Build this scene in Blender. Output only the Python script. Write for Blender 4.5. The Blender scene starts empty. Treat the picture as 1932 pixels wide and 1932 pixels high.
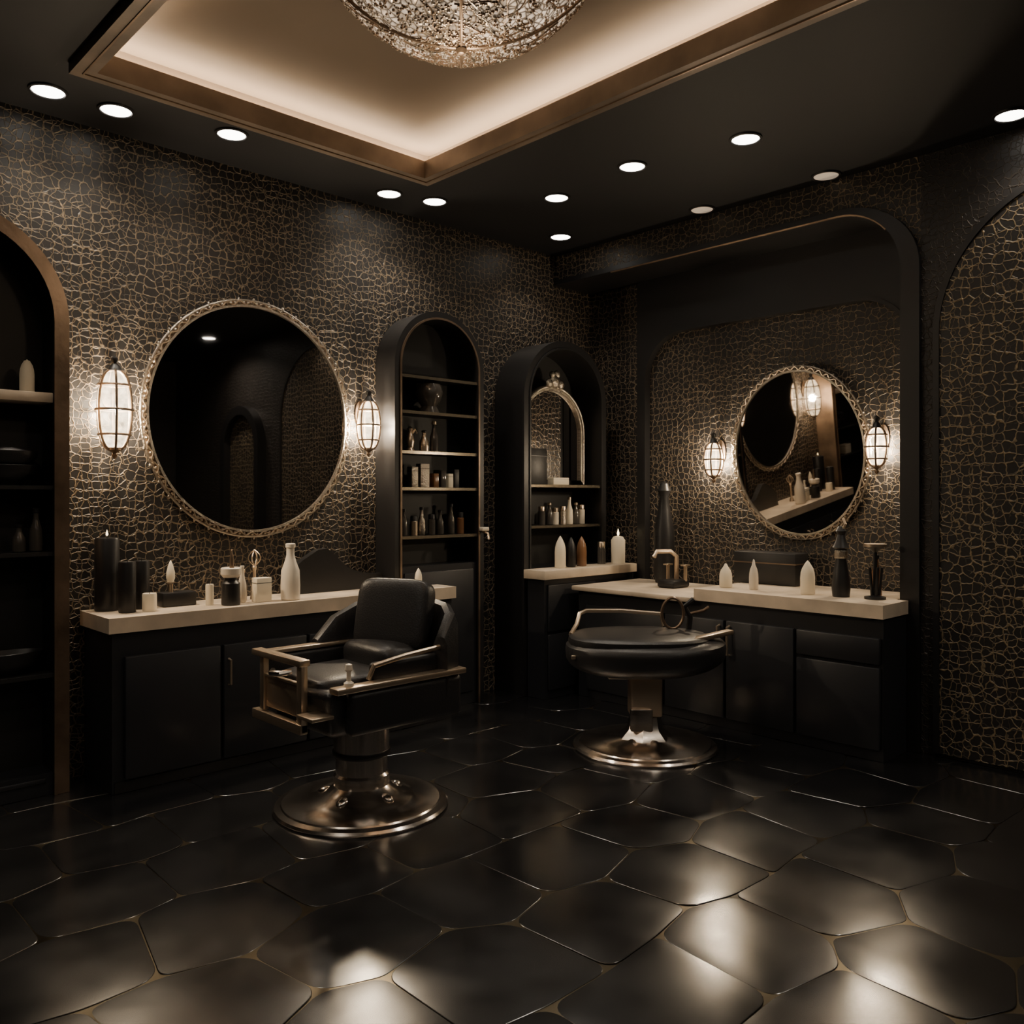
import bpy, bmesh, math, random
from mathutils import Vector, Matrix
random.seed(7)
H=3.15; U=5.1; V=4.45; UR=4.7; B=-2.6

# ------------------------------------------------------------------ materials
def new_mat(name):
    m=bpy.data.materials.new(name); m.use_nodes=True
    nt=m.node_tree; return m,nt,nt.nodes['Principled BSDF']
def simple(name,col,rough=.5,metal=0.0,bump=0,bscale=60,var=0.0,emit=None,es=0,coat=0,ior=None,rvar=0):
    m,nt,b=new_mat(name)
    b.inputs['Base Color'].default_value=(*col,1); b.inputs['Roughness'].default_value=rough
    b.inputs['Metallic'].default_value=metal
    if ior: b.inputs['IOR'].default_value=ior
    if coat: b.inputs['Coat Weight'].default_value=coat; b.inputs['Coat Roughness'].default_value=.15
    tc=nt.nodes.new('ShaderNodeTexCoord')
    n=nt.nodes.new('ShaderNodeTexNoise'); n.inputs['Scale'].default_value=bscale; n.inputs['Detail'].default_value=5
    nt.links.new(tc.outputs['Object'],n.inputs['Vector'])
    if bump:
        bp=nt.nodes.new('ShaderNodeBump'); bp.inputs['Strength'].default_value=bump; bp.inputs['Distance'].default_value=.01
        nt.links.new(n.outputs['Fac'],bp.inputs['Height']); nt.links.new(bp.outputs['Normal'],b.inputs['Normal'])
    if rvar:
        mr=nt.nodes.new('ShaderNodeMapRange'); mr.inputs['From Min'].default_value=.3; mr.inputs['From Max'].default_value=.7
        mr.inputs['To Min'].default_value=rough-rvar; mr.inputs['To Max'].default_value=rough+rvar
        n3=nt.nodes.new('ShaderNodeTexNoise'); n3.inputs['Scale'].default_value=3; nt.links.new(tc.outputs['Object'],n3.inputs['Vector'])
        nt.links.new(n3.outputs['Fac'],mr.inputs['Value']); nt.links.new(mr.outputs[0],b.inputs['Roughness'])
    if var:
        n2=nt.nodes.new('ShaderNodeTexNoise'); n2.inputs['Scale'].default_value=bscale*.15; n2.inputs['Detail'].default_value=6
        nt.links.new(tc.outputs['Object'],n2.inputs['Vector'])
        cr=nt.nodes.new('ShaderNodeValToRGB')
        cr.color_ramp.elements[0].position=.3; cr.color_ramp.elements[1].position=.7
        cr.color_ramp.elements[0].color=(*[c*(1-var) for c in col],1); cr.color_ramp.elements[1].color=(*[min(1,c*(1+var)) for c in col],1)
        nt.links.new(n2.outputs['Fac'],cr.inputs['Fac']); nt.links.new(cr.outputs['Color'],b.inputs['Base Color'])
    if emit:
        b.inputs['Emission Color'].default_value=(*emit,1); b.inputs['Emission Strength'].default_value=es
    return m
def wallpaper(name,scale=23,gold=(.31,.235,.155),line=1.0,back=(.018,.0165,.0165)):
    m,nt,b=new_mat(name); N=nt.nodes.new; L=nt.links.new
    tc=N('ShaderNodeTexCoord'); sp=N('ShaderNodeSeparateXYZ'); L(tc.outputs['Object'],sp.inputs[0])
    ad=N('ShaderNodeMath'); ad.operation='ADD'; L(sp.outputs[0],ad.inputs[0]); L(sp.outputs[1],ad.inputs[1])
    cb=N('ShaderNodeCombineXYZ'); L(ad.outputs[0],cb.inputs[0]); L(sp.outputs[2],cb.inputs[1])
    nz=N('ShaderNodeTexNoise'); nz.inputs['Scale'].default_value=14; nz.inputs['Detail'].default_value=2
    L(cb.outputs[0],nz.inputs['Vector'])
    sb=N('ShaderNodeVectorMath'); sb.operation='SUBTRACT'; sb.inputs[1].default_value=(.5,.5,.5); L(nz.outputs['Color'],sb.inputs[0])
    outs=[]
    for s,lo,hi,w,wp,off in ((scale,.02,.085,1.0,.06,0),(scale*.8,.012,.055,.9,-.08,3.37)):
        sc=N('ShaderNodeVectorMath'); sc.operation='SCALE'; sc.inputs['Scale'].default_value=wp; L(sb.outputs[0],sc.inputs[0])
        av=N('ShaderNodeVectorMath'); av.operation='ADD'; L(cb.outputs[0],av.inputs[0]); L(sc.outputs[0],av.inputs[1])
        av2=N('ShaderNodeVectorMath'); av2.operation='ADD'; av2.inputs[1].default_value=(off,off*.7,0); L(av.outputs[0],av2.inputs[0])
        v=N('ShaderNodeTexVoronoi'); v.voronoi_dimensions='2D'; v.feature='DISTANCE_TO_EDGE'
        v.inputs['Scale'].default_value=s; v.inputs['Randomness'].default_value=.6
        L(av2.outputs[0],v.inputs['Vector'])
        mr=N('ShaderNodeMapRange'); mr.interpolation_type='SMOOTHSTEP'
        mr.inputs['From Min'].default_value=lo*line; mr.inputs['From Max'].default_value=hi*line
        mr.inputs['To Min'].default_value=w; mr.inputs['To Max'].default_value=0
        L(v.outputs['Distance'],mr.inputs['Value']); outs.append(mr.outputs[0])
    n2=N('ShaderNodeTexNoise'); n2.inputs['Scale'].default_value=4; n2.inputs['Detail'].default_value=4; L(cb.outputs[0],n2.inputs['Vector'])
    m2=N('ShaderNodeMapRange'); m2.inputs['From Min'].default_value=.38; m2.inputs['From Max'].default_value=.55; L(n2.outputs['Fac'],m2.inputs['Value'])
    mm=N('ShaderNodeMath'); mm.operation='MULTIPLY'; L(outs[1],mm.inputs[0]); L(m2.outputs[0],mm.inputs[1])
    mx=N('ShaderNodeMath'); mx.operation='MAXIMUM'; L(outs[0],mx.inputs[0]); L(mm.outputs[0],mx.inputs[1])
    n3=N('ShaderNodeTexNoise'); n3.inputs['Scale'].default_value=45; n3.inputs['Detail'].default_value=3; L(cb.outputs[0],n3.inputs['Vector'])
    m3=N('ShaderNodeMapRange'); m3.inputs['From Min'].default_value=.3; m3.inputs['From Max'].default_value=.65; m3.inputs['To Min'].default_value=.3; L(n3.outputs['Fac'],m3.inputs['Value'])
    mf=N('ShaderNodeMath'); mf.operation='MULTIPLY'; L(mx.outputs[0],mf.inputs[0]); L(m3.outputs[0],mf.inputs[1])
    mc=N('ShaderNodeMix'); mc.data_type='RGBA'; L(mf.outputs[0],mc.inputs['Factor'])
    mc.inputs[6].default_value=(*back,1); mc.inputs[7].default_value=(*gold,1)
    L(mc.outputs[2],b.inputs['Base Color'])
    mt=N('ShaderNodeMath'); mt.operation='MULTIPLY'; mt.inputs[1].default_value=.35; L(mf.outputs[0],mt.inputs[0]); L(mt.outputs[0],b.inputs['Metallic'])
    b.inputs['Roughness'].default_value=.45
    bp=N('ShaderNodeBump'); bp.inputs['Strength'].default_value=.7; bp.inputs['Distance'].default_value=.006
    L(mx.outputs[0],bp.inputs['Height']); L(bp.outputs['Normal'],b.inputs['Normal'])
    return m
def emis(name,col,s):
    m,nt,b=new_mat(name); b.inputs['Base Color'].default_value=(*col,1)
    b.inputs['Emission Color'].default_value=(*col,1); b.inputs['Emission Strength'].default_value=s; return m
def lampglass(name,col,s,tr=.5):
    m,nt,b=new_mat(name); N=nt.nodes.new; L=nt.links.new
    out=nt.nodes['Material Output']
    tc=N('ShaderNodeTexCoord'); n=N('ShaderNodeTexNoise'); n.inputs['Scale'].default_value=30; L(tc.outputs['Object'],n.inputs['Vector'])
    mr=N('ShaderNodeMapRange'); mr.inputs['From Min'].default_value=.3; mr.inputs['From Max'].default_value=.7
    mr.inputs['To Min'].default_value=s*.35; mr.inputs['To Max'].default_value=s*1.5; L(n.outputs['Fac'],mr.inputs['Value'])
    e=N('ShaderNodeEmission'); e.inputs['Color'].default_value=(*col,1); L(mr.outputs[0],e.inputs['Strength'])
    t=N('ShaderNodeBsdfTransparent'); mx=N('ShaderNodeMixShader'); mx.inputs[0].default_value=1-tr
    L(t.outputs[0],mx.inputs[1]); L(e.outputs[0],mx.inputs[2]); L(mx.outputs[0],out.inputs['Surface']); return m
def crystal(name):
    m,nt,b=new_mat(name); N=nt.nodes.new; L=nt.links.new
    tc=N('ShaderNodeTexCoord')
    v=N('ShaderNodeTexVoronoi'); v.feature='DISTANCE_TO_EDGE'; v.inputs['Scale'].default_value=40; L(tc.outputs['Object'],v.inputs['Vector'])
    n=N('ShaderNodeTexNoise'); n.inputs['Scale'].default_value=6; n.inputs['Detail'].default_value=8; n.inputs['Roughness'].default_value=.7; L(tc.outputs['Object'],n.inputs['Vector'])
    r1=N('ShaderNodeMapRange'); r1.inputs['From Min'].default_value=.0; r1.inputs['From Max'].default_value=.22; L(v.outputs['Distance'],r1.inputs['Value'])
    r2=N('ShaderNodeMapRange'); r2.inputs['From Min'].default_value=.40; r2.inputs['From Max'].default_value=.62; r2.inputs['To Min'].default_value=.25; r2.inputs['To Max'].default_value=1.5; L(n.outputs['Fac'],r2.inputs['Value'])
    mu=N('ShaderNodeMath'); mu.operation='MULTIPLY'; L(r1.outputs[0],mu.inputs[0]); L(r2.outputs[0],mu.inputs[1])
    L(mu.outputs[0],b.inputs['Emission Strength']); b.inputs['Emission Color'].default_value=(1,.76,.54,1)
    b.inputs['Base Color'].default_value=(.30,.23,.16,1); b.inputs['Roughness'].default_value=.18; b.inputs['Metallic'].default_value=.5
    bp=N('ShaderNodeBump'); bp.inputs['Strength'].default_value=1; bp.inputs['Distance'].default_value=.02; L(v.outputs['Distance'],bp.inputs['Height']); L(bp.outputs['Normal'],b.inputs['Normal'])
    return m

M={}
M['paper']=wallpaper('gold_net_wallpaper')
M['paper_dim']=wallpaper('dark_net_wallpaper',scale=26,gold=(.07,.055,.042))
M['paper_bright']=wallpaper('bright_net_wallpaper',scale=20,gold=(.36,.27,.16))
M['black']=simple('black_lacquer',(.014,.0135,.0145),.42,bump=.05,bscale=40)
M['ceil']=simple('black_ceiling_paint',(.009,.0095,.012),.6)
M['door']=simple('cabinet_black',(.018,.019,.023),.40)
M['dark']=simple('dark_interior',(.012,.0115,.0115),.5)
M['tile']=simple('black_glazed_tile',(.008,.008,.009),.21,bump=.05,bscale=6,ior=2.1,rvar=.05)
M['grout']=simple('gold_grout',(.15,.125,.085),.28,.95,var=.9,bscale=14)
M['stone']=simple('cream_stone',(.62,.51,.39),.45,var=.25,bscale=30,bump=.08)
M['bronze']=simple('bronze_trim',(.24,.17,.12),.36,.75,var=.35,bscale=40,bump=.1)
M['covetrim']=simple('brown_cove_trim',(.17,.13,.10),.45,.3,var=.3,bscale=30,bump=.1)
M['gold']=simple('champagne_metal',(.72,.58,.44),.32,.95,bump=.04,bscale=80)
M['silver']=simple('antique_silver',(.46,.41,.35),.30,.97,bump=.6,bscale=90)
M['chrome']=simple('warm_chrome',(.86,.78,.71),.19,1.0)
M['leather']=simple('black_leather',(.019,.0185,.020),.38,bump=.15,bscale=160)
M['wax']=simple('cream_wax',(.78,.68,.52),.5,emit=(1,.8,.5),es=.04)
M['white']=simple('white_ceramic',(.72,.64,.53),.35)
M['brown']=simple('brown_glass',(.20,.10,.05),.2)
M['smoke']=simple('smoked_glass',(.10,.09,.08),.1,.3)
M['tray']=simple('tray_ceiling_paint',(.155,.115,.082),.8)
M['glassedge']=simple('shelf_edge',(.42,.36,.27),.15,.8)
M['mirror']=simple('dark_mirror',(.85,.82,.79),.02,1.0)
M['mirror2']=simple('smoked_mirror',(.42,.395,.37),.02,1.0)
M['lamp']=emis('downlight_lens',(1,.93,.82),14)
M['lampdim']=emis('downlight_lens_dim',(1,.85,.68),.22)
M['led']=emis('cove_led',(1,.79,.55),80)
M['flame']=emis('candle_flame',(1,.75,.4),6)
M['sglass']=lampglass('sconce_glass',(1,.80,.52),4.5,.45)
M['crystal']=crystal('crystal_glass')

# ------------------------------------------------------------------ mesh builder
class MB:
    def __init__(s,name): s.n=name; s.v=[]; s.f=[]; s.fm=[]; s.mats=[]
    def mi(s,k):
        if k not in s.mats: s.mats.append(k)
        return s.mats.index(k)
    def add(s,vs,fs,mat,T=None):
        o=len(s.v)
        s.v+= [tuple(T@Vector(p)) if T else tuple(p) for p in vs]
        i=s.mi(mat)
        for f in fs: s.f.append([o+q for q in f]); s.fm.append(i)
    def bm(s,bm,mat,T=None):
        bm.verts.index_update()
        s.add([v.co.copy() for v in bm.verts],[[v.index for v in f.verts] for f in bm.faces],mat,T); bm.free()
    def box(s,x0,x1,y0,y1,z0,z1,mat,bev=0,rot=None,seg=2):
        c=Vector(((x0+x1)/2,(y0+y1)/2,(z0+z1)/2)); b=bmesh.new(); bmesh.ops.create_cube(b,size=1)
        for v in b.verts: v.co=Vector((v.co.x*abs(x1-x0),v.co.y*abs(y1-y0),v.co.z*abs(z1-z0)))
        if bev: bmesh.ops.bevel(b,geom=b.edges[:],offset=bev,segments=seg,affect='EDGES',profile=.5)
        T=Matrix.Translation(c)
        if rot: T=T@rot
        s.bm(b,mat,T)
    def lathe(s,prof,c,mat,seg=32,T=None,sx=1,sy=1):
        vs=[];fs=[];n=len(prof)
        for i in range(seg):
            a=2*math.pi*i/seg
            for r,z in prof: vs.append((r*math.cos(a)*sx,r*math.sin(a)*sy,z))
        for i in range(seg):
            j=(i+1)%seg
            for k in range(n-1): fs.append([i*n+k,j*n+k,j*n+k+1,i*n+k+1])
        if prof[0][0]>1e-6: fs.append([i*n for i in range(seg)][::-1])
        if prof[-1][0]>1e-6: fs.append([i*n+n-1 for i in range(seg)])
        TT=Matrix.Translation(Vector(c))
        if T: TT=TT@T
        s.add(vs,fs,mat,TT)
    def sup(s,c,r,mat,e1=.5,e2=.5,T=None,nu=28,nv=16):
        def p(a,e): return math.copysign(abs(a)**e,a)
        vs=[];fs=[]
        for j in range(nv+1):
            ph=-math.pi/2+math.pi*j/nv
            for i in range(nu):
                th=2*math.pi*i/nu
                vs.append((r[0]*p(math.cos(ph),e1)*p(math.cos(th),e2),r[1]*p(math.cos(ph),e1)*p(math.sin(th),e2),r[2]*p(math.sin(ph),e1)))
        for j in range(nv):
            for i in range(nu): fs.append([j*nu+i,j*nu+(i+1)%nu,(j+1)*nu+(i+1)%nu,(j+1)*nu+i])
        TT=Matrix.Translation(Vector(c))
        if T: TT=TT@T
        s.add(vs,fs,mat,TT)
    def tube(s,pts,r,mat,closed=False,seg=8,rf=None):
        P=[Vector(p) for p in pts]; n=len(P); vs=[];fs=[]; up=None
        for i in range(n):
            a=P[(i-1)%n] if (closed or i>0) else P[i]; b=P[(i+1)%n] if (closed or i<n-1) else P[i]
            t=(b-a).normalized()
            if up is None: up=t.orthogonal().normalized()
            else:
                up=(up-t*up.dot(t)); up=up.normalized() if up.length>1e-6 else t.orthogonal().normalized()
            w=t.cross(up); rr=r if rf is None else r*rf[i]
            for k in range(seg):
                an=2*math.pi*k/seg; vs.append(P[i]+(up*math.cos(an)+w*math.sin(an))*rr)
        for i in range(n if closed else n-1):
            j=(i+1)%n
            for k in range(seg): fs.append([i*seg+k,i*seg+(k+1)%seg,j*seg+(k+1)%seg,j*seg+k])
        if not closed: fs.append(list(range(seg))[::-1]); fs.append([(n-1)*seg+k for k in range(seg)])
        s.add(vs,fs,mat)
    def poly(s,pts,mp,d0,d1,mat,side=None):
        n=len(pts); vs=[mp(a,d0,z) for a,z in pts]+[mp(a,d1,z) for a,z in pts]
        s.add(vs,[list(range(n)),list(range(n,2*n))[::-1]],mat)
        s.add(vs,[[i,(i+1)%n,n+(i+1)%n,n+i] for i in range(n)],side or mat)
    def ring(s,o,i_,mp,d0,d1,mat,inner=None,closed=False):
        n=len(o); vs=[mp(a,d0,z) for a,z in o]+[mp(a,d0,z) for a,z in i_]+[mp(a,d1,z) for a,z in o]+[mp(a,d1,z) for a,z in i_]
        fs=[];fi=[]
        for k in range(n if closed else n-1):
            j=(k+1)%n
            fs+= [[k,j,n+j,n+k],[2*n+k,3*n+k,3*n+j,2*n+j],[k,2*n+k,2*n+j,j]]; fi.append([n+k,n+j,3*n+j,3*n+k])
        if not closed: fs+=[[0,n,3*n,2*n],[n-1,3*n-1,4*n-1,2*n-1]]
        s.add(vs,fs,mat); s.add(vs,fi,inner or mat)
    def ribbon(s,path,th,zb,mat):
        P=[Vector((a,b,0)) for a,b,_ in path]; n=len(P); vs=[];fs=[]; prof=[(-1,0),(-1.05,.5),(-1,.85),(-.6,.97),(0,1),(.6,.97),(1,.85),(1.05,.5),(1,0)]
        for i in range(n):
            t=(P[min(i+1,n-1)]-P[max(i-1,0)]).normalized(); w=Vector((-t.y,t.x,0))
            for a,b in prof:
                q=P[i]+w*a*th/2; vs.append((q.x,q.y,zb+(path[i][2]-zb)*b))
        m=len(prof)
        for i in range(n-1):
            for k in range(m): fs.append([i*m+k,(i+1)*m+k,(i+1)*m+(k+1)%m,i*m+(k+1)%m])
        fs.append(list(range(m))); fs.append([(n-1)*m+k for k in range(m)][::-1])
        s.add(vs,fs,mat)
    def done(s,loc=None,rz=0,ang=35):
        if loc is None:
            if s.n.startswith(('wall_left','wall_right','wall_back','wall_side','floor','ceiling','trim')): loc=(0,0,0)
            else:
                xs=[p[0] for p in s.v]; ys=[p[1] for p in s.v]; zs=[p[2] for p in s.v]
                loc=((min(xs)+max(xs))/2,(min(ys)+max(ys))/2,min(zs))
                s.v=[(p[0]-loc[0],p[1]-loc[1],p[2]-loc[2]) for p in s.v]
        me=bpy.data.meshes.new(s.n); me.from_pydata(s.v,[],s.f)
        for k in s.mats: me.materials.append(M[k])
        me.polygons.foreach_set('material_index',s.fm)
        b=bmesh.new(); b.from_mesh(me); bmesh.ops.remove_doubles(b,verts=b.verts,dist=1e-5); bmesh.ops.recalc_face_normals(b,faces=b.faces); b.to_mesh(me); b.free()
        me.polygons.foreach_set('use_smooth',[True]*len(me.polygons))
        me.set_sharp_from_angle(angle=math.radians(ang)); me.update()
        o=bpy.data.objects.new(s.n,me); bpy.context.scene.collection.objects.link(o)
        o.location=loc; o.rotation_euler=(0,0,rz)
        return o
ML=lambda a,d,z:(a,d,z)
MR=lambda a,d,z:(d,a,z)
def arch(a0,a1,z0,z1,r,n=14):
    pts=[(a0,z0)]
    for i in range(n+1):
        t=math.pi-math.pi/2*i/n; pts.append((a0+r+r*math.cos(t),z1-r+r*math.sin(t)))
    for i in range(n+1):
        t=math.pi/2-math.pi/2*i/n; pts.append((a1-r+r*math.cos(t),z1-r+r*math.sin(t)))
    pts.append((a1,z0)); return pts
def light(kind,loc,energy,col,parent,**kw):
    l=bpy.data.lights.new('bulb',kind); l.energy=energy; l.color=col
    for k,v in kw.items(): setattr(l,k,v)
    o=bpy.data.objects.new('bulb',l); bpy.context.scene.collection.objects.link(o)
    o.parent=parent; o.location=Vector(loc)-parent.location
    return o

# ------------------------------------------------------------------ room shell
m=MB('wall_left'); m.box(B,U+.1,V,V+.1,0,H,'paper'); m.done()
m=MB('wall_right'); m.box(U,U+.1,1.8,V,0,H,'paper'); m.done()
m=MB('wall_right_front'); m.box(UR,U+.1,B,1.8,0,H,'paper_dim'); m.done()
m=MB('trim_bulkhead')
pts=[(V,H),(V,2.93)]
for i in range(15):
    t=math.pi/2+math.pi/2*i/14; pts.append((2.25+.35*math.cos(t),2.58+.35*math.sin(t)))
pts+=[(1.9,0),(1.8,0),(1.8,H)]
m.poly(pts,MR,UR,U,'paper','black'); m.done()
m=MB('trim_recess_and_glint')
arc=[(2.25+.35*math.cos(math.pi/2+math.pi/2*i/14),2.58+.35*math.sin(math.pi/2+math.pi/2*i/14)) for i in range(15)]
i_=[(V,2.93)]+arc+[(1.9,0)]
o_=[(V,2.965)]+[(2.25+.45*math.cos(math.pi/2+math.pi/2*i/14),2.58+.385*math.sin(math.pi/2+math.pi/2*i/14)) for i in range(15)]+[(1.8,0)]
m.ring(o_,i_,MR,UR-.025,UR+.0,'black')
m.tube([(UR-.02,a,z-.002) for a,z in [(3.9,2.93),(3.2,2.93)]+arc[:9]],.007,'bronze',seg=6); m.done()  # bronze tube added to stand for the highlight on the soffit edge
m=MB('trim_arch')
o=arch(1.9,3.96,0,2.93,.05); i2=arch(1.98,3.88,0,2.52,.32)
m.ring(o,i2,MR,U-.05,U,'black')
m.ring(arch(1.97,3.9,0,2.54,.33),arch(1.99,3.88,0,2.52,.32),MR,U-.06,U-.05,'black'); m.done()
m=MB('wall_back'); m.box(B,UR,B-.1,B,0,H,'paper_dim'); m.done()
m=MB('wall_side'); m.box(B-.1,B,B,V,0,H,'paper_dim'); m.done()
m=MB('arched_wall_panel')
m.poly(arch(.30,1.70,0.02,2.90,.70,24),MR,UR-.02,UR,'paper_bright','black')
m.ring(arch(.27,1.73,0.02,2.93,.73,24),arch(.30,1.70,0.02,2.90,.70,24),MR,UR-.03,UR,'black'); m.done()
m=MB('arched_wall_panel')
m.poly(arch(-.95,-.2,0.02,2.3,.37,24),MR,UR-.02,UR,'paper_bright','black')
m.ring(arch(-1.05,-.1,0.02,2.4,.47,24),arch(-.95,-.2,0.02,2.3,.37,24),MR,UR-.1,UR,'black'); m.done()
a0,a1,b0,b1=1.22,2.93,.5,3.77; c=.12; ZT=3.29
m=MB('ceiling')
m.box(B,a0-.02,B,V,H,H+.03,'ceil'); m.box(a1+.02,U,B,V,H,H+.03,'ceil')
m.box(a0-.02,a1+.02,B,b0-.02,H,H+.03,'ceil'); m.box(a0-.02,a1+.02,b1+.02,V,H,H+.03,'ceil')
m.box(a0-c,a1+c,b0-c,b1+c,ZT,ZT+.03,'tray')
m.box(a0-c-.03,a0-c,b0-c,b1+c,H,ZT,'tray'); m.box(a1+c,a1+c+.03,b0-c,b1+c,H,ZT,'tray')
m.box(a0-c,a1+c,b0-c-.03,b0-c,H,ZT,'tray'); m.box(a0-c,a1+c,b1+c,b1+c+.03,H,ZT,'tray')
m.done()
m=MB('trim_tray')
def rect(g): return [(a0-g,b0-g),(a1+g,b0-g),(a1+g,b1+g),(a0-g,b1+g)]
mz=lambda a,d,z:(a,z,d)
m.ring(rect(.085),rect(0),mz,H-.045,H+.0,'covetrim',closed=True)
m.ring(rect(.03),rect(0),mz,H,H+.05,'covetrim',closed=True)
m.ring(rect(.045),rect(.038),mz,H-.050,H-.045,'bronze',closed=True)
m.done()
m=MB('cove_led_strip')
g=.07
m.box(a0-g-.02,a0-g+.01,b0-g,b1+g,H+.025,H+.04,'led'); m.box(a1+g-.01,a1+g+.02,b0-g,b1+g,H+.025,H+.04,'led')
m.box(a0-g,a1+g,b1+g-.01,b1+g+.02,H+.025,H+.04,'led'); m.box(a0-g,a1+g,b0-g-.02,b0-g+.01,H+.025,H+.04,'led')
m.done()
# floor tiles: irregular rounded slabs over a metallic grout bed
PW,PHT=.225,.42
def vert(k,j):
    rr=random.Random(k*7919+j*104729+11); a=.024 if (k-j)%2==0 else -.024
    return Vector((B+k*PW+rr.uniform(-.05,.05),B+j*PHT+a+rr.uniform(-.045,.045),0))
m=MB('floor'); m.box(B-.1,U+.1,B-.1,V+.1,-.06,-.004,'grout')
nk=int((U-B)/PW)+3; nj=int((V-B)/PHT)+2
for j in range(-1,nj):
    for k in range(-3+((j+1)%2)*1,nk):
        if (k-j)%2: continue
        P=[vert(k,j),vert(k+1,j),vert(k+2,j),vert(k+2,j+1),vert(k+1,j+1),vert(k,j+1)]
        cen=sum(P,Vector())/6
        if cen.x<B-.2 or cen.x>U+.25 or cen.y>V+.25: continue
        out=[]
        n=6; Q=[]
        for i in range(n):
            d=(P[i]-cen); Q.append(cen+d*(1-.0018/d.length))
        rr=random.Random(k*31+j*17)
        for i in range(n):
            p=Q[i]; a=Q[i-1]; b=Q[(i+1)%n]
            R=rr.uniform(.03,.075) if i in (0,2,3,5) else rr.uniform(.025,.05)
            pa=p+(a-p)*min(.49,R/(a-p).length); pb=p+(b-p)*min(.49,R/(b-p).length)
            for t in (0,.17,.33,.5,.67,.83,1): out.append(pa*(1-t)**2+p*2*t*(1-t)*1.0+pb*t*t)
        tx=rr.uniform(-.016,.016); ty=rr.uniform(-.016,.016)
        vs=[];fs=[];N=len(out)
        for s,z in ((1,-.0045),(.999,-.0020),(.992,-.0008),(.90,-.0002),(.70,.0003),(.35,.0007)):
            for q in out:
                w=cen+(q-cen)*s; x=min(max(w.x,B),U+.02); y=min(max(w.y,B),V+.02)
                vs.append((x,y,z-.001+(w.x-cen.x)*tx*.5+(w.y-cen.y)*ty*.5))
        vs.append((min(cen.x,U),min(cen.y,V),-.0001))
        for r in range(5):
            for i in range(N): fs.append([r*N+i,r*N+(i+1)%N,(r+1)*N+(i+1)%N,(r+1)*N+i])
        for i in range(N): fs.append([5*N+i,5*N+(i+1)%N,6*N])
        m.add(vs,fs,'tile')
m.done(ang=14)

# ------------------------------------------------------------------ downlights and added fill lamps
DL=[(1.146,4.18,1),(1.432,4.17,1),(1.942,4.05,1),(2.997,4.2,1),(3.276,4.118,1),(3.766,3.561,1),(4.354,4.078,1),(3.708,2.94,1),(3.835,2.321,1),(4.58,3.08,0),(4.6,2.276,0),(4.5,1.312,2),
    (.2,2.6,1),(3.4,.3,1),(4.25,-.58,1),(2.2,-1.2,1),(.9,-1.0,1),(-.6,.2,1),(-.7,1.6,1)]  # unseen lamps added: room fill, and one lighting the mirrored arch panel
for x,y,on in DL:
    m=MB('recessed_downlight_and_fill'); r=.066
    m.lathe([(0,-.006),(r,-.006),(r,0)],(x,y,H),'lamp' if on else 'lampdim',28)
    m.lathe([(r,-.004),(r+.004,-.010),(r+.014,-.008),(r+.016,0),(r,0)],(x,y,H),'black',28)
    o=m.done()
    if on:
        back=on==1 and (y<1.7 or x<.5)
        light('SPOT',(x,y,H-.02),38 if back else (24 if on==1 else 14),(1,.87,.70),o,spot_size=math.radians(150 if back else 115),spot_blend=.8,shadow_soft_size=.06)

# ------------------------------------------------------------------ chandelier
cx,cy,cz,R=1.94,2.29,3.475,.56
m=MB('crystal_dome_chandelier')
PH=math.acos((cz-ZT+.03)/R)
prof=[(R*math.sin(PH*i/20),-R*math.cos(PH*i/20)) for i in range(21)]
m.lathe(prof,(cx,cy,cz),'crystal',64)
def sp(th,ph,r=R*1.006): return (cx+r*math.sin(ph)*math.cos(th),cy+r*math.sin(ph)*math.sin(th),cz-r*math.cos(ph))
for k in range(4):
    th=k*math.pi/2+math.radians(229.8)
    m.tube([sp(th,ph*PH/16) for ph in range(17)],.007,'bronze')
for k in range(110):
    th=random.uniform(0,6.283); ph=random.uniform(.15,1.15); an=random.uniform(0,6.283); L=[]
    for i in range(10):
        L.append(sp(th,ph)); an+=random.uniform(-.7,.7); ph=min(1.2,max(.06,ph+.045*math.cos(an))); th+=.045*math.sin(an)/max(.25,math.sin(ph))
    m.tube(L,.004,'silver' if k%3==0 else 'bronze',seg=5,rf=[1-i*.08 for i in range(10)])
for k in range(2200):
    th=random.uniform(0,6.283); ph=math.acos(1-.50*random.random()**1.7); p=sp(th,ph); q=random.uniform(.003,.0065)
    m.sup(p,(q,q,q),'silver' if k%3==0 else 'bronze',1,1,nu=6,nv=4)
m.lathe([(0,-.03),(.012,-.025),(.02,-.012),(.01,0),(.03,.006),(.03,.012)],(cx,cy,cz-R),'bronze',20)
rz=R*math.sin(PH)
m.lathe([(rz,0),(rz+.02,0),(rz+.025,.02),(rz+.01,.03),(0,.03)],(cx,cy,ZT-.031),'bronze',64)
o=m.done()
light('POINT',(cx,cy,cz-R-.16),7,(1,.80,.55),o,shadow_soft_size=.08)

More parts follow.
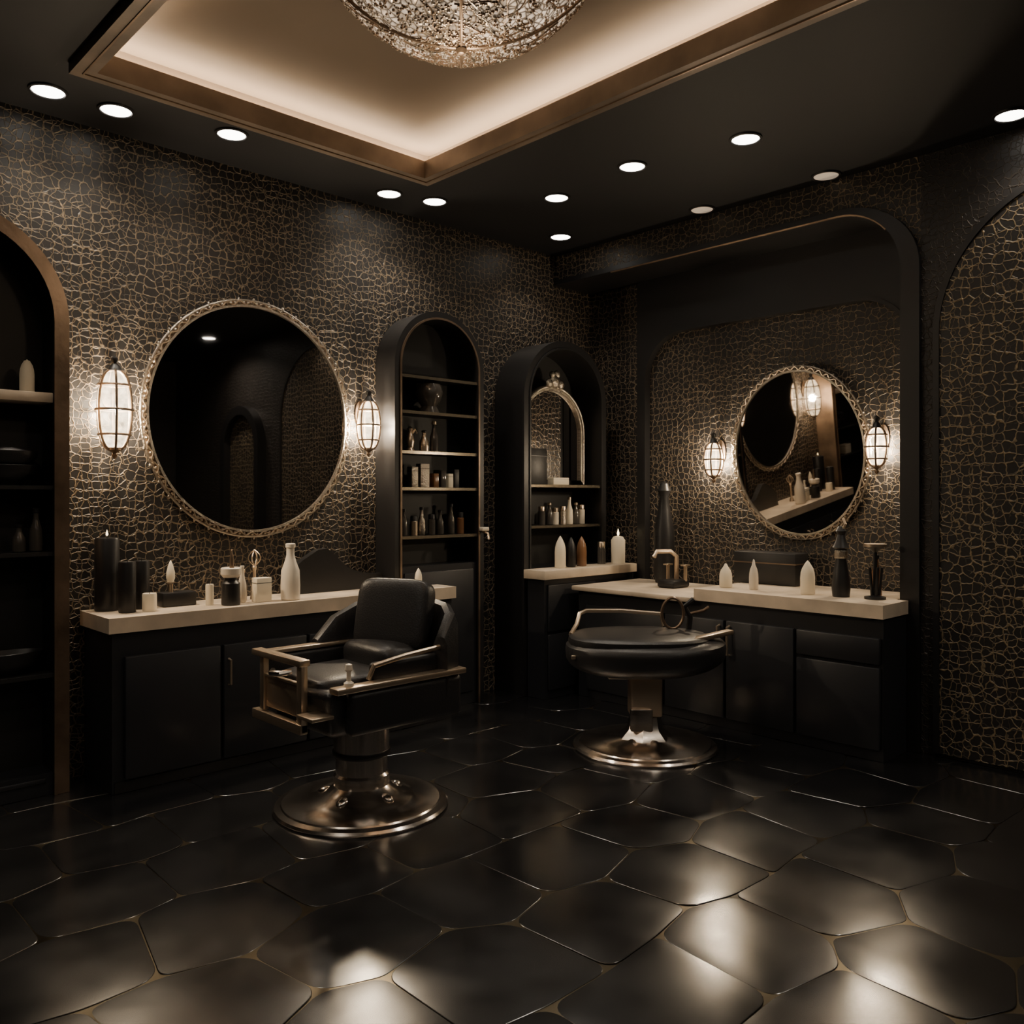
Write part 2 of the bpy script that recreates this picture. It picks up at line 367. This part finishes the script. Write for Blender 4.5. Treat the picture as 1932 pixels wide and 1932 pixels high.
# ------------------------------------------------------------------ counters
m=MB('vanity_cabinet')
def Lpoly(inset,z0,z1,mat,mb):
    i=inset
    p=[(1.36+i,4.05+i),(3.39-i,4.05+i),(3.39-i,4.235),(3.06,4.235),(3.06,V-.003),(1.36+i,V-.003)]
    mb.poly(p,mz,z0,z1,mat)
Lpoly(.02,.0,.73,'door',m); Lpoly(0,.73,.80,'stone',m)
for u0,u1 in ((1.43,1.885),(1.90,2.36),(2.375,2.84),(2.855,3.33)):
    m.box(u0,u1,4.045,4.075,.06,.62,'door',.008)
for u in (1.925,2.335,2.40,3.30):
    m.tube([(u,4.048,.42),(u,4.022,.425),(u,4.022,.545),(u,4.048,.55)],.006,'gold')
m.box(1.39,3.36,4.064,4.1,0,.05,'black')
m.done()
m=MB('vanity_cabinet')
m.box(4.376,U-.06,1.91,3.93,0,.72,'door'); m.box(4.376,4.66,1.86,1.91,0,.72,'door')
m.poly([(4.345,1.85),(4.66,1.85),(4.66,1.915),(U-.06,1.915),(U-.06,2.98),(4.345,2.98)],mz,.73,.80,'stone')
m.box(4.36,U-.06,1.92,2.98,.72,.73,'door')
m.box(4.30,U-.06,2.98,3.93,.72,.75,'stone',.006)
m.box(4.350,4.376,1.87,2.325,.06,.48,'door',.008); m.box(4.350,4.376,1.87,2.325,.495,.63,'door',.008)
for v0,v1 in ((2.34,2.765),(2.78,3.2),(3.215,3.85)): m.box(4.350,4.376,v0,v1,.06,.63,'door',.008)
for v in (2.74,2.805):
    m.tube([(4.352,v,.43),(4.325,v,.435),(4.325,v,.595),(4.352,v,.60)],.008,'gold')
m.done()
m=MB('corner_cabinet')
m.box(4.10,U-.01,3.99,4.145,0,.80,'door'); m.box(4.06,U-.07,3.945,4.145,.80,.86,'stone',.004)
m.box(4.13,4.6,3.972,3.99,.45,.76,'door',.005); m.box(4.13,4.6,3.972,3.99,.06,.43,'door',.005)
m.done()

# ------------------------------------------------------------------ arched shelving
def arched_shelf(name,a0,a1,z1,r,d0,d1,w,shelves,solid,fmat='black',shmat='dark',edge='bronze',se='glassedge'):
    m=MB(name); d1-=.003
    m.ring(arch(a0,a1,0,z1,r),arch(a0+w,a1-w,0,z1-w,max(.02,r-w)),ML,d0,d1,fmat,'dark')
    m.poly(arch(a0+w*.5,a1-w*.5,0,z1-w*.5,r-w*.5),ML,d1-.02,d1-.003,'dark')
    m.ring(arch(a0+w-.012,a1-w+.012,0.0,z1-w+.012,r-w+.012),arch(a0+w,a1-w,0.0,z1-w,r-w),ML,d0-.008,d0,edge)
    for z in shelves:
        m.box(a0+w,a1-w,d0+.02,d1-.02,z-.018,z,shmat); m.box(a0+w,a1-w,d0+.008,d0+.02,z-.018,z,se)
    if solid:
        m.box(a0+w,a1-w,d0+.02,d1-.02,0,solid,'door'); m.box(a0+w+.03,a1-w-.03,d0+.008,d0+.02,.08,solid-.04,'door',.005)
    return m
arched_shelf('arched_wall_shelf',3.072,3.79,2.515,.355,4.245,V,.05,[2.10,1.88,1.633,1.407,1.107],.92,edge='bronze').done()
arched_shelf('arched_wall_shelf',4.076,4.93,2.45,.42,4.155,V,.06,[1.433,1.15],.86,edge='black').done()
m=arched_shelf('arched_display_cabinet',.15,1.255,2.62,.48,4.25,V,.065,[1.40,1.10,.55],.10,fmat='bronze',se='dark')
m.box(.215,1.19,4.262,V-.028,1.775,1.82,'stone',.004); m.done()

# ------------------------------------------------------------------ mirrors
def round_mirror(c,rh,rv,axis,mat):
    m=MB('round_wall_mirror')
    mp=(lambda a,d,z:(c[0]+a,c[1]-d,c[2]+z)) if axis=='L' else (lambda a,d,z:(c[0]-d,c[1]+a,c[2]+z))
    n=96
    E=lambda s,i:((rh+s)*math.cos(2*math.pi*i/n),(rv+s)*math.sin(2*math.pi*i/n))
    m.poly([E(-.01,i) for i in range(n)],mp,.0,.022,mat,'black')
    m.ring([E(.0,i) for i in range(n)],[E(-.012,i) for i in range(n)],mp,0,.032,'silver',closed=True)
    m.ring([E(.022,i) for i in range(n)],[E(.0,i) for i in range(n)],mp,0,.02,'bronze',closed=True)
    def P(s,i,N,d): 
        a=2*math.pi*i/N; return mp((rh+s)*math.cos(a),d,(rv+s)*math.sin(a))
    m.tube([P(.024,i,n,.014) for i in range(n)],.008,'silver',closed=True)
    N=150
    for i in range(N):
        m.sup(P(.010,i,N,.022),(.009,.009,.009),'silver',1,1,nu=8,nv=6)
    m.tube([P(.010+.009*math.sin(i*2*math.pi*52/520),i,520,.032) for i in range(520)],.0035,'gold',closed=True,seg=5)
    for i in range(44):
        q=random.uniform(.005,.010); m.sup(P(.032,i,44,.014),(q,q,q*1.3),'silver',1,1,nu=8,nv=6)
    return m.done(ang=50)
round_mirror((2.255,V-.001,1.78),.59,.625,'L','mirror')
o=round_mirror((U-.001,2.68,1.625),.44,.52,'R','mirror2')
o.rotation_euler=(0,math.radians(-5),0)      # forward tilt added to turn the sconce glare out of the reflection
m=MB('mirror_tilt_bracket'); m.box(U-.075,U-.001,2.60,2.76,2.04,2.07,'black'); b=m.done()
b.parent=o; b.matrix_parent_inverse=(Matrix.Translation(o.location)@o.rotation_euler.to_matrix().to_4x4()).inverted()

# ------------------------------------------------------------------ sconces
def sconce(x,y,z,h,w,axis,e):
    m=MB('wall_sconce'); n=12
    fx,fy=((0,-1) if axis=='L' else (-1,0))
    d=.10; c=(x+fx*d,y+fy*d,z)
    prof=[(0,-h*.40)]+[(w*.5*min(1,math.sin(math.pi*t/14)**.65)*.93,-h*.40*math.cos(math.pi*t/14)) for t in range(1,14)]+[(0,h*.40)]
    m.lathe(prof,c,'sglass',24)
    for k in range(6):
        a=k*math.pi/3+.3
        m.tube([(c[0]+r*1.06*math.cos(a),c[1]+r*1.06*math.sin(a),c[2]+zz*1.02) for r,zz in prof],.006,'bronze',seg=6)
    for t in (4,7,10):
        r,zz=prof[t]; m.tube([(c[0]+r*1.07*math.cos(q*math.pi/12),c[1]+r*1.07*math.sin(q*math.pi/12),c[2]+zz) for q in range(24)],.006,'bronze',closed=True,seg=6)
    m.lathe([(0,.0),(w*.22,.0),(w*.16,.02),(.012,.035),(.018,.05),(.016,.062),(0,.075)],(c[0],c[1],c[2]+h*.395),'black',16)
    m.lathe([(0,-.05),(.01,-.04),(.014,-.03),(.008,-.02),(w*.2,-.005),(w*.2,.01),(0,.01)],(c[0],c[1],c[2]-h*.395),'bronze',16)
    bp=[(.035*math.cos(2*math.pi*i/24),.08*math.sin(2*math.pi*i/24)) for i in range(24)]
    mp=(lambda a,dd,zz:(x+a,y-dd,z+h*.2+zz)) if axis=='L' else (lambda a,dd,zz:(x-dd,y+a,z+h*.2+zz))
    m.poly(bp,mp,0.001,.012,'bronze')
    m.tube([(x+fx*.01,y+fy*.01,z+h*.25),(x+fx*.05,y+fy*.05,z+h*.40),(x+fx*.10,y+fy*.10,z+h*.45)],.007,'bronze')
    o=m.done()
    light('POINT',c,e,(1,.80,.55),o,shadow_soft_size=.035)
sconce(1.487,V,1.77,.48,.17,'L',88)
sconce(2.955,V,1.78,.36,.14,'L',88)
sconce(U,3.27,1.60,.28,.13,'R',60)
sconce(U,2.165,1.64,.28,.13,'R',60)

# ------------------------------------------------------------------ barber chair (armrests, tub back)
def pedestal(m,R,rc,mat='chrome'):
    m.lathe([(0,0),(R,0),(R+.004,.008),(R-.004,.018),(R-.03,.024),(R-.035,.030),(R*.62,.038),(R*.6,.044),(rc*1.7,.055),(rc*1.25,.085),(rc*1.05,.11)],(0,0,0),mat,64)
m=MB('barber_chair')
pedestal(m,.375,.105)
m.lathe([(.118,.085),(.122,.095),(.122,.14),(.112,.15),(.112,.24),(.120,.245),(.122,.42)],(0,0,0),'chrome',40)
m.lathe([(.124,.225),(.126,.23),(.126,.243),(.124,.248)],(0,0,0),'black',40)
for k in range(5):
    a=k*1.256+3.6; m.sup((.15*math.cos(a),.15*math.sin(a),.055),(.045,.028,.025),'chrome',1,1,T=Matrix.Rotation(a,4,'Z'),nu=14,nv=8)
b=bmesh.new(); bmesh.ops.create_cube(b,size=1)
for v in b.verts:
    lo=v.co.z<0; v.co=Vector((v.co.x*(.56 if lo else .66),v.co.y*(.44 if lo else .53),v.co.z*.20))
bmesh.ops.bevel(b,geom=b.edges[:],offset=.035,segments=4,affect='EDGES',profile=.5)
m.bm(b,'leather',Matrix.Translation((0,.015,.475)))
m.sup((-.04,.02,.565),(.27,.20,.05),'leather',.4,.35)
m.box(-.24,.34,-.285,-.225,.39,.57,'leather',.025,seg=3)
m.box(-.31,.35,-.30,-.235,.572,.597,'gold',.006)
m.lathe([(0,0),(.02,0),(.02,.012),(.009,.02),(.009,.055),(.016,.065),(.013,.085),(0,.09)],(-.235,-.262,.597),'white',18)
m.box(-.10,.33,-.235,-.19,.56,.665,'leather',.02,seg=3)
m.tube([(-.12,-.23,.60),(-.10,-.24,.655),(.05,-.245,.678),(.20,-.245,.69),(.34,-.24,.70)],.011,'gold')
m.box(-.33,.22,.235,.29,.50,.665,'leather',.02,seg=3)
m.box(-.35,.20,.235,.295,.665,.683,'gold',.005)
m.box(-.37,-.32,-.115,.295,.665,.692,'gold',.005)
m.box(-.365,-.335,-.12,-.08,.40,.67,'gold',.004)
m.box(-.362,-.335,.20,.235,.44,.67,'gold',.004)
m.box(-.37,-.335,-.12,.29,.395,.435,'gold',.004)
m.box(-.350,-.335,-.08,.20,.455,.585,'gold',.004)
m.box(-.358,-.338,-.08,.20,.585,.597,'gold',.003)
m.tube([(-.34,.0,.63),(-.38,.02,.625),(-.39,.08,.62),(-.36,.12,.62)],.012,'chrome')
m.box(-.40,-.30,-.26,-.14,.475,.49,'gold',.004)
path=[(-.06,.29,.70),(.04,.295,.80),(.16,.29,.85),(.26,.27,.875),(.33,.20,.88),(.355,.08,.88),(.36,-.05,.88),(.345,-.16,.87),(.31,-.23,.84),(.24,-.25,.74)]
m.ribbon(path,.075,.48,'leather')
Tc=Matrix.Rotation(math.radians(24),4,'Z')@Matrix.Rotation(math.radians(14),4,'Y')
m.sup((.19,.02,.81),(.06,.185,.165),'leather',.35,.4,T=Tc)
m.sup((.12,.03,.635),(.11,.19,.075),'leather',.6,.5)
m.done(loc=(2.13,3.19,0))

# second chair : backless saucer seat
m=MB('barber_chair')
pedestal(m,.385,.08)
m.box(-.085,.085,-.07,.07,.17,.40,'gold',.012)
m.box(-.09,.03,-.095,-.06,.10,.22,'chrome',.008)
m.lathe([(.17,.035),(.10,.10),(.085,.17)],(0,0,0),'chrome',7)
m.box(-.21,.06,-.12,.08,.385,.402,'gold',.004)
b=bmesh.new(); bmesh.ops.create_uvsphere(b,u_segments=40,v_segments=20,radius=1)
for v in b.verts:
    x,y,z=v.co; 
    def p(a,e): return math.copysign(abs(a)**e,a)
    nx=p(x,.85); ny=p(y,.85)
    zz=p(z,.6)
    zz=zz*.075 if z>0 else zz*.14
    v.co=Vector((nx*.43,ny*.32,.525+zz+max(0,nx-.3)*.03))
m.bm(b,'leather')
m.sup((-.03,0,.575),(.385,.28,.045),'leather',.5,.8)
m.tube([(-.40,.02,.60),(-.36,.12,.64),(-.34,.16,.695),(-.30,.20,.705),(-.1,.24,.70),(.12,.22,.685),(.14,.2,.62)],.012,'gold')
m.box(.20,.46,-.145,-.085,.60,.625,'gold',.006,rot=Matrix.Rotation(math.radians(-8),4,'Y')@Matrix.Rotation(math.radians(22),4,'Z'))
m.tube([(.17+.06*math.cos(i*math.pi/12),.10,.705+.085*math.sin(i*math.pi/12)) for i in range(24)],.008,'bronze',closed=True)
m.tube([(.26,.12,.58),(.27,.12,.68),(.24,.12,.74),(.29,.12,.78)],.016,'black')
m.tube([(.27,.12,.70),(.34,.10,.72),(.37,.10,.74)],.008,'bronze')
m.box(-.41,-.385,-.17,-.15,.50,.52,'gold',.004)
m.done(loc=(3.74,2.88,0),rz=math.radians(-43.64))

# ------------------------------------------------------------------ small objects
def cyl_candle(x,y,z,r,h,mat='black',flame=False,name=None):
    m=MB(name or 'cylindrical_candle')
    m.lathe([(0,0),(r*.96,0),(r,.006),(r,h-.008),(r*.94,h),(r*.75,h-.004),(r*.3,h-.01),(0,h-.01)],(x,y,z),mat,28)
    m.tube([(x,y,z+h-.012),(x+.001,y,z+h+.012)],.0018,'black',seg=5)
    if flame: m.lathe([(0,0),(.004,.004),(.006,.010),(.003,.022),(0,.032)],(x,y,z+h+.008),'flame',10)
    m.done()
def bullet(x,y,z,r,h,mat='wax',tip=.5):
    m=MB('pointed_candle')
    m.lathe([(0,0),(r*.9,0),(r,.006),(r,h*tip),(r*.93,h*(tip+.14)),(r*.75,h*(tip+.27)),(r*.4,h*(tip+.4)),(r*.18,h*.965),(0,h)],(x,y,z),mat,24)
    m.done()
def bottle(x,y,z,r,h,mat='white',cap=None,name='bottle'):
    m=MB(name)
    m.lathe([(0,0),(r*.9,0),(r,h*.02),(r*1.02,h*.25),(r*.95,h*.52),(r*.6,h*.68),(r*.42,h*.80),(r*.42,h*.92),(r*.52,h*.93),(r*.52,h*.99),(r*.4,h),(0,h)],(x,y,z),mat,28)
    if cap: m.lathe([(0,0),(r*.56,0),(r*.56,h*.09),(r*.4,h*.11),(0,h*.11)],(x,y,z+h*.93),cap,20)
    m.done()
def jar(x,y,z,r,h,mat='smoke',cap='gold'):
    m=MB('cosmetic_jar')
    m.lathe([(0,0),(r,0),(r,h*.72),(r*.8,h*.76),(0,h*.76)],(x,y,z),mat,20)
    m.lathe([(0,0),(r*.9,0),(r*.9,h*.22),(r*.8,h*.25),(0,h*.25)],(x,y,z+h*.75),cap,20)
    m.done()
def carton(x,y,z,w,d,h,mat,name='product_box'):
    m=MB(name); m.box(x-w/2,x+w/2,y-d/2,y+d/2,z,z+h,mat,.003); m.box(x-w/2-.001,x+w/2+.001,y-d/2-.001,y+d/2+.001,z+h*.78,z+h*.80,'black'); m.done()
C=.801
cyl_candle(1.455,4.36,C,.056,.35,'black',True); cyl_candle(1.50,4.22,C,.039,.24); cyl_candle(1.60,4.31,C,.037,.235)
cyl_candle(1.595,4.195,C,.033,.085,'wax')
m=MB('candle_holder'); m.box(1.69,1.86,4.27,4.36,C,C+.07,'black',.006); m.lathe([(0,0),(.012,0),(.012,.04),(.022,.05),(0,.05)],(1.745,4.315,C+.07),'gold',14)
m.lathe([(0,0),(.012,.0),(.021,.025),(.02,.055),(.013,.085),(.006,.105),(0,.115)],(1.745,4.315,C+.115),'wax',16); m.done()
cyl_candle(1.905,4.22,C,.02,.105,'wax')
m=MB('lotion_jar'); m.lathe([(0,0),(.045,0),(.047,.01),(.045,.11),(.03,.125),(.03,.14),(0,.14)],(1.985,4.15,C),'black',28)
m.lathe([(0,0),(.038,0),(.05,.015),(.05,.045),(.044,.05),(0,.045)],(1.985,4.15,C+.14),'white',28)
m.lathe([(.012,0),(.010,.05),(.004,.09),(0,.10)],(1.99,4.15,C+.185),'bronze',12); m.done()
bottle(2.075,4.21,C,.021,.19,'white'); bottle(2.03,4.30,C,.022,.15,'smoke','black'); bottle(2.11,4.27,C,.02,.16,'silver','gold')
carton(2.165,4.17,C,.085,.06,.125,'wax')
m=MB('shaving_brush'); m.lathe([(0,0),(.024,0),(.02,.02),(.010,.04),(.008,.15),(.014,.17),(.010,.18)],(2.19,4.30,C),'gold',16)
for k in range(8):
    a=k*math.pi/4; m.tube([(2.19+.034*math.sin(math.pi*t/8)*math.cos(a),4.30+.034*math.sin(math.pi*t/8)*math.sin(a),C+.175+.09*t/8) for t in range(9)],.002,'gold',seg=5)
m.done()
bottle(2.315,4.14,C,.050,.30,'white',name='ceramic_bottle')
m=MB('curved_headrest_panel')
pts=[(2.40,C),(2.42,C+.13),(2.50,C+.19),(2.60,C+.245),(2.66,C+.25),(2.72,C+.20),(2.80,C+.13),(2.92,C+.09),(3.04,C+.085),(3.04,C)]
m.poly(pts,ML,4.33,4.38,'black'); m.done()
bullet(3.17,4.14,C,.022,.12)
y=4.33
m=MB('bust_ornament'); m.lathe([(0,0),(.07,0),(.06,.02),(.05,.04),(.075,.08),(.09,.13),(.075,.18),(.03,.20),(0,.205)],(3.40,y,1.881),'smoke',24); m.done()
m=MB('gilded_figurine'); m.lathe([(0,0),(.03,0),(.02,.02),(.028,.06),(.02,.10),(.01,.12),(.02,.14),(0,.16)],(3.25,y,1.634),'gold',16); m.tube([(3.25,y,1.73),(3.28,y-.01,1.77),(3.30,y,1.75)],.008,'gold'); m.done()
bottle(3.36,y,1.634,.03,.13,'gold','black'); bottle(3.44,y,1.634,.028,.19,'smoke','gold')
carton(3.27,y,1.408,.05,.05,.13,'silver'); carton(3.35,y,1.408,.07,.05,.15,'silver')
for i,(dx,h,mt) in enumerate(((.44,.09,'brown'),(.50,.11,'smoke'),(.56,.09,'wax'),(.61,.12,'black'))): carton(3.0+dx,y,1.408,.04,.05,h,mt)
for i,(x,h,mt) in enumerate(((3.20,.16,'smoke'),(3.28,.12,'gold'),(3.34,.17,'silver'),(3.42,.13,'smoke'),(3.49,.15,'smoke'),(3.58,.19,'smoke'),(3.66,.14,'brown'))):
    (bottle if h>.14 else jar)(x,y,1.108,.024,h,mt,'black')
m=MB('towel_hook'); m.box(3.74,3.80,4.20,4.237,1.125,1.15,'white',.005); m.tube([(3.77,4.235,1.12),(3.77,4.18,1.11),(3.77,4.17,1.07)],.008,'gold'); m.done()
y=4.25
m=MB('arched_gilt_mirror')
m.poly(arch(4.17,4.80,1.47,2.12,.31),ML,4.30,4.31,'mirror','black')
m.ring(arch(4.145,4.825,1.436,2.15,.335),arch(4.18,4.79,1.47,2.11,.30),ML,4.28,4.315,'silver')
m.tube([(a,4.278,z) for a,z in arch(4.155,4.815,1.44,2.14,.33)],.010,'silver')
for dx,dz,r in ((0,.04,.05),(-.06,.02,.035),(.06,.02,.035),(.02,.09,.03),(-.03,.085,.025)): m.sup((4.50+dx,4.27,2.14+dz),(r,.02,r),'silver',1,1,nu=12,nv=8)
m.done()
carton(4.24,4.21,1.434,.16,.07,.25,'black'); carton(4.46,4.20,1.434,.16,.06,.05,'wax','soap_tray')
for x,h,mt in ((4.34,.13,'smoke'),(4.42,.15,'smoke'),(4.48,.12,'white'),(4.56,.13,'silver'),(4.63,.19,'wax'),(4.70,.15,'smoke'),(4.76,.14,'white')):
    (bottle if h>.14 else jar)(x,y,1.151,.026,h,mt,'gold')
Z=.861
bullet(4.32,4.05,Z,.038,.22); bullet(4.44,4.06,Z,.034,.21,'black'); bullet(4.55,4.06,Z,.036,.21,'brown'); 
m=MB('cylindrical_candle'); m.lathe([(0,0),(.05,0),(.052,.17),(.035,.195),(.01,.20),(0,.20)],(4.93,4.04,Z),'wax',26); m.lathe([(0,0),(.006,.006),(.009,.02),(.004,.04),(0,.055)],(4.93,4.04,Z+.2),'flame',10); m.done()
jar(4.80,4.09,Z,.03,.16,'smoke','gold')
bullet(4.55,2.89,C,.038,.145,'wax',.45); bullet(4.55,2.70,C,.027,.18,'white',.4); bullet(4.55,2.36,C,.040,.19,'wax',.5)
m=MB('cosmetics_case'); m.box(4.86,5.03,2.60,3.03,C,C+.20,'black',.01); m.box(4.857,5.033,2.597,3.033,C+.13,C+.137,'bronze'); m.done()
m=MB('perfume_bottle'); m.lathe([(0,0),(.045,0),(.05,.05),(.04,.14),(.028,.20),(.03,.26),(.045,.27),(.03,.30),(.02,.34),(.028,.36),(.015,.385),(0,.39)],(4.58,2.18,C),'black',24)
m.lathe([(.031,.0),(.034,.005),(.034,.04),(.03,.045)],(4.58,2.18,C+.21),'silver',24)
m.tube([(4.58,2.18,C+.35),(4.57,2.15,C+.40),(4.58,2.17,C+.43)],.008,'gold'); m.done()
m=MB('makeup_brush_stand'); m.lathe([(0,0),(.055,0),(.055,.012),(.012,.02),(.010,.25),(.02,.26),(.055,.285),(.05,.29),(0,.28)],(4.60,2.0,C),'black',24)
m.lathe([(.045,0),(.058,.0),(.058,.016),(.045,.016)],(4.60,2.0,C+.28),'gold',24)
for k in range(5): m.tube([(4.60+.02*math.cos(k*1.3),2.0+.02*math.sin(k*1.3),C+.02),(4.60+.034*math.cos(k*1.3),2.0+.034*math.sin(k*1.3),C+.17)],.007,'black',seg=6)
m.done()
bottle(4.75,2.06,C,.03,.22,'brown','black')
Z=.751
m=MB('washbasin_faucet'); m.box(4.62,4.80,3.32,3.46,Z,Z+.05,'black',.015); m.tube([(4.76,3.40,Z+.04),(4.76,3.40,Z+.20),(4.72,3.42,Z+.235),(4.62,3.46,Z+.235),(4.60,3.465,Z+.20)],.015,'gold')
m.tube([(4.76,3.33,Z+.04),(4.76,3.33,Z+.14)],.012,'gold'); m.tube([(4.76,3.47,Z+.0),(4.76,3.47,Z+.14)],.012,'gold')
m.box(4.73,4.79,3.31,3.35,Z+.14,Z+.15,'gold',.003); m.box(4.73,4.79,3.45,3.49,Z+.14,Z+.15,'gold',.003); m.done()
m=MB('tall_black_vase'); m.lathe([(0,0),(.06,0),(.075,.08),(.07,.35),(.045,.50),(.03,.60),(.045,.64),(.03,.69),(0,.71)],(4.92,3.62,Z),'black',28); m.done()
bullet(1.10,4.33,1.821,.030,.15,'wax',.55)
m=MB('black_bowl'); m.lathe([(0,0),(.05,0),(.06,.01),(.12,.05),(.13,.09),(.125,.092),(.10,.05),(0,.03)],(1.02,4.345,1.401),'black',32,sy=.6); m.lathe([(0,0),(.10,0),(.125,.03),(.125,.055),(.10,.07),(0,.075)],(1.02,4.345,1.50),'leather',32,sy=.6); m.done()
for x,h in ((1.07,.12),(1.14,.19)): bottle(x,4.34,1.101,.028,h,'smoke','black')
carton(.86,4.34,1.101,.12,.08,.10,'white')
m=MB('black_bowl'); m.lathe([(0,0),(.07,0),(.08,.01),(.14,.05),(.155,.10),(.15,.102),(.12,.06),(0,.03)],(1.02,4.345,.551),'black',32,sy=.5); m.done()

# ------------------------------------------------------------------ world / camera
w=bpy.data.worlds.new('world'); bpy.context.scene.world=w; w.use_nodes=True
w.node_tree.nodes['Background'].inputs[0].default_value=(.5,.45,.4,1); w.node_tree.nodes['Background'].inputs[1].default_value=.03
cam=bpy.data.cameras.new('camera'); co=bpy.data.objects.new('camera',cam); bpy.context.scene.collection.objects.link(co)
co.location=(0,0,1.35); co.rotation_euler=(math.radians(90),0,math.radians(-43.64))
cam.sensor_width=36; cam.lens=30.28; cam.shift_y=-29/1932
bpy.context.scene.camera=co
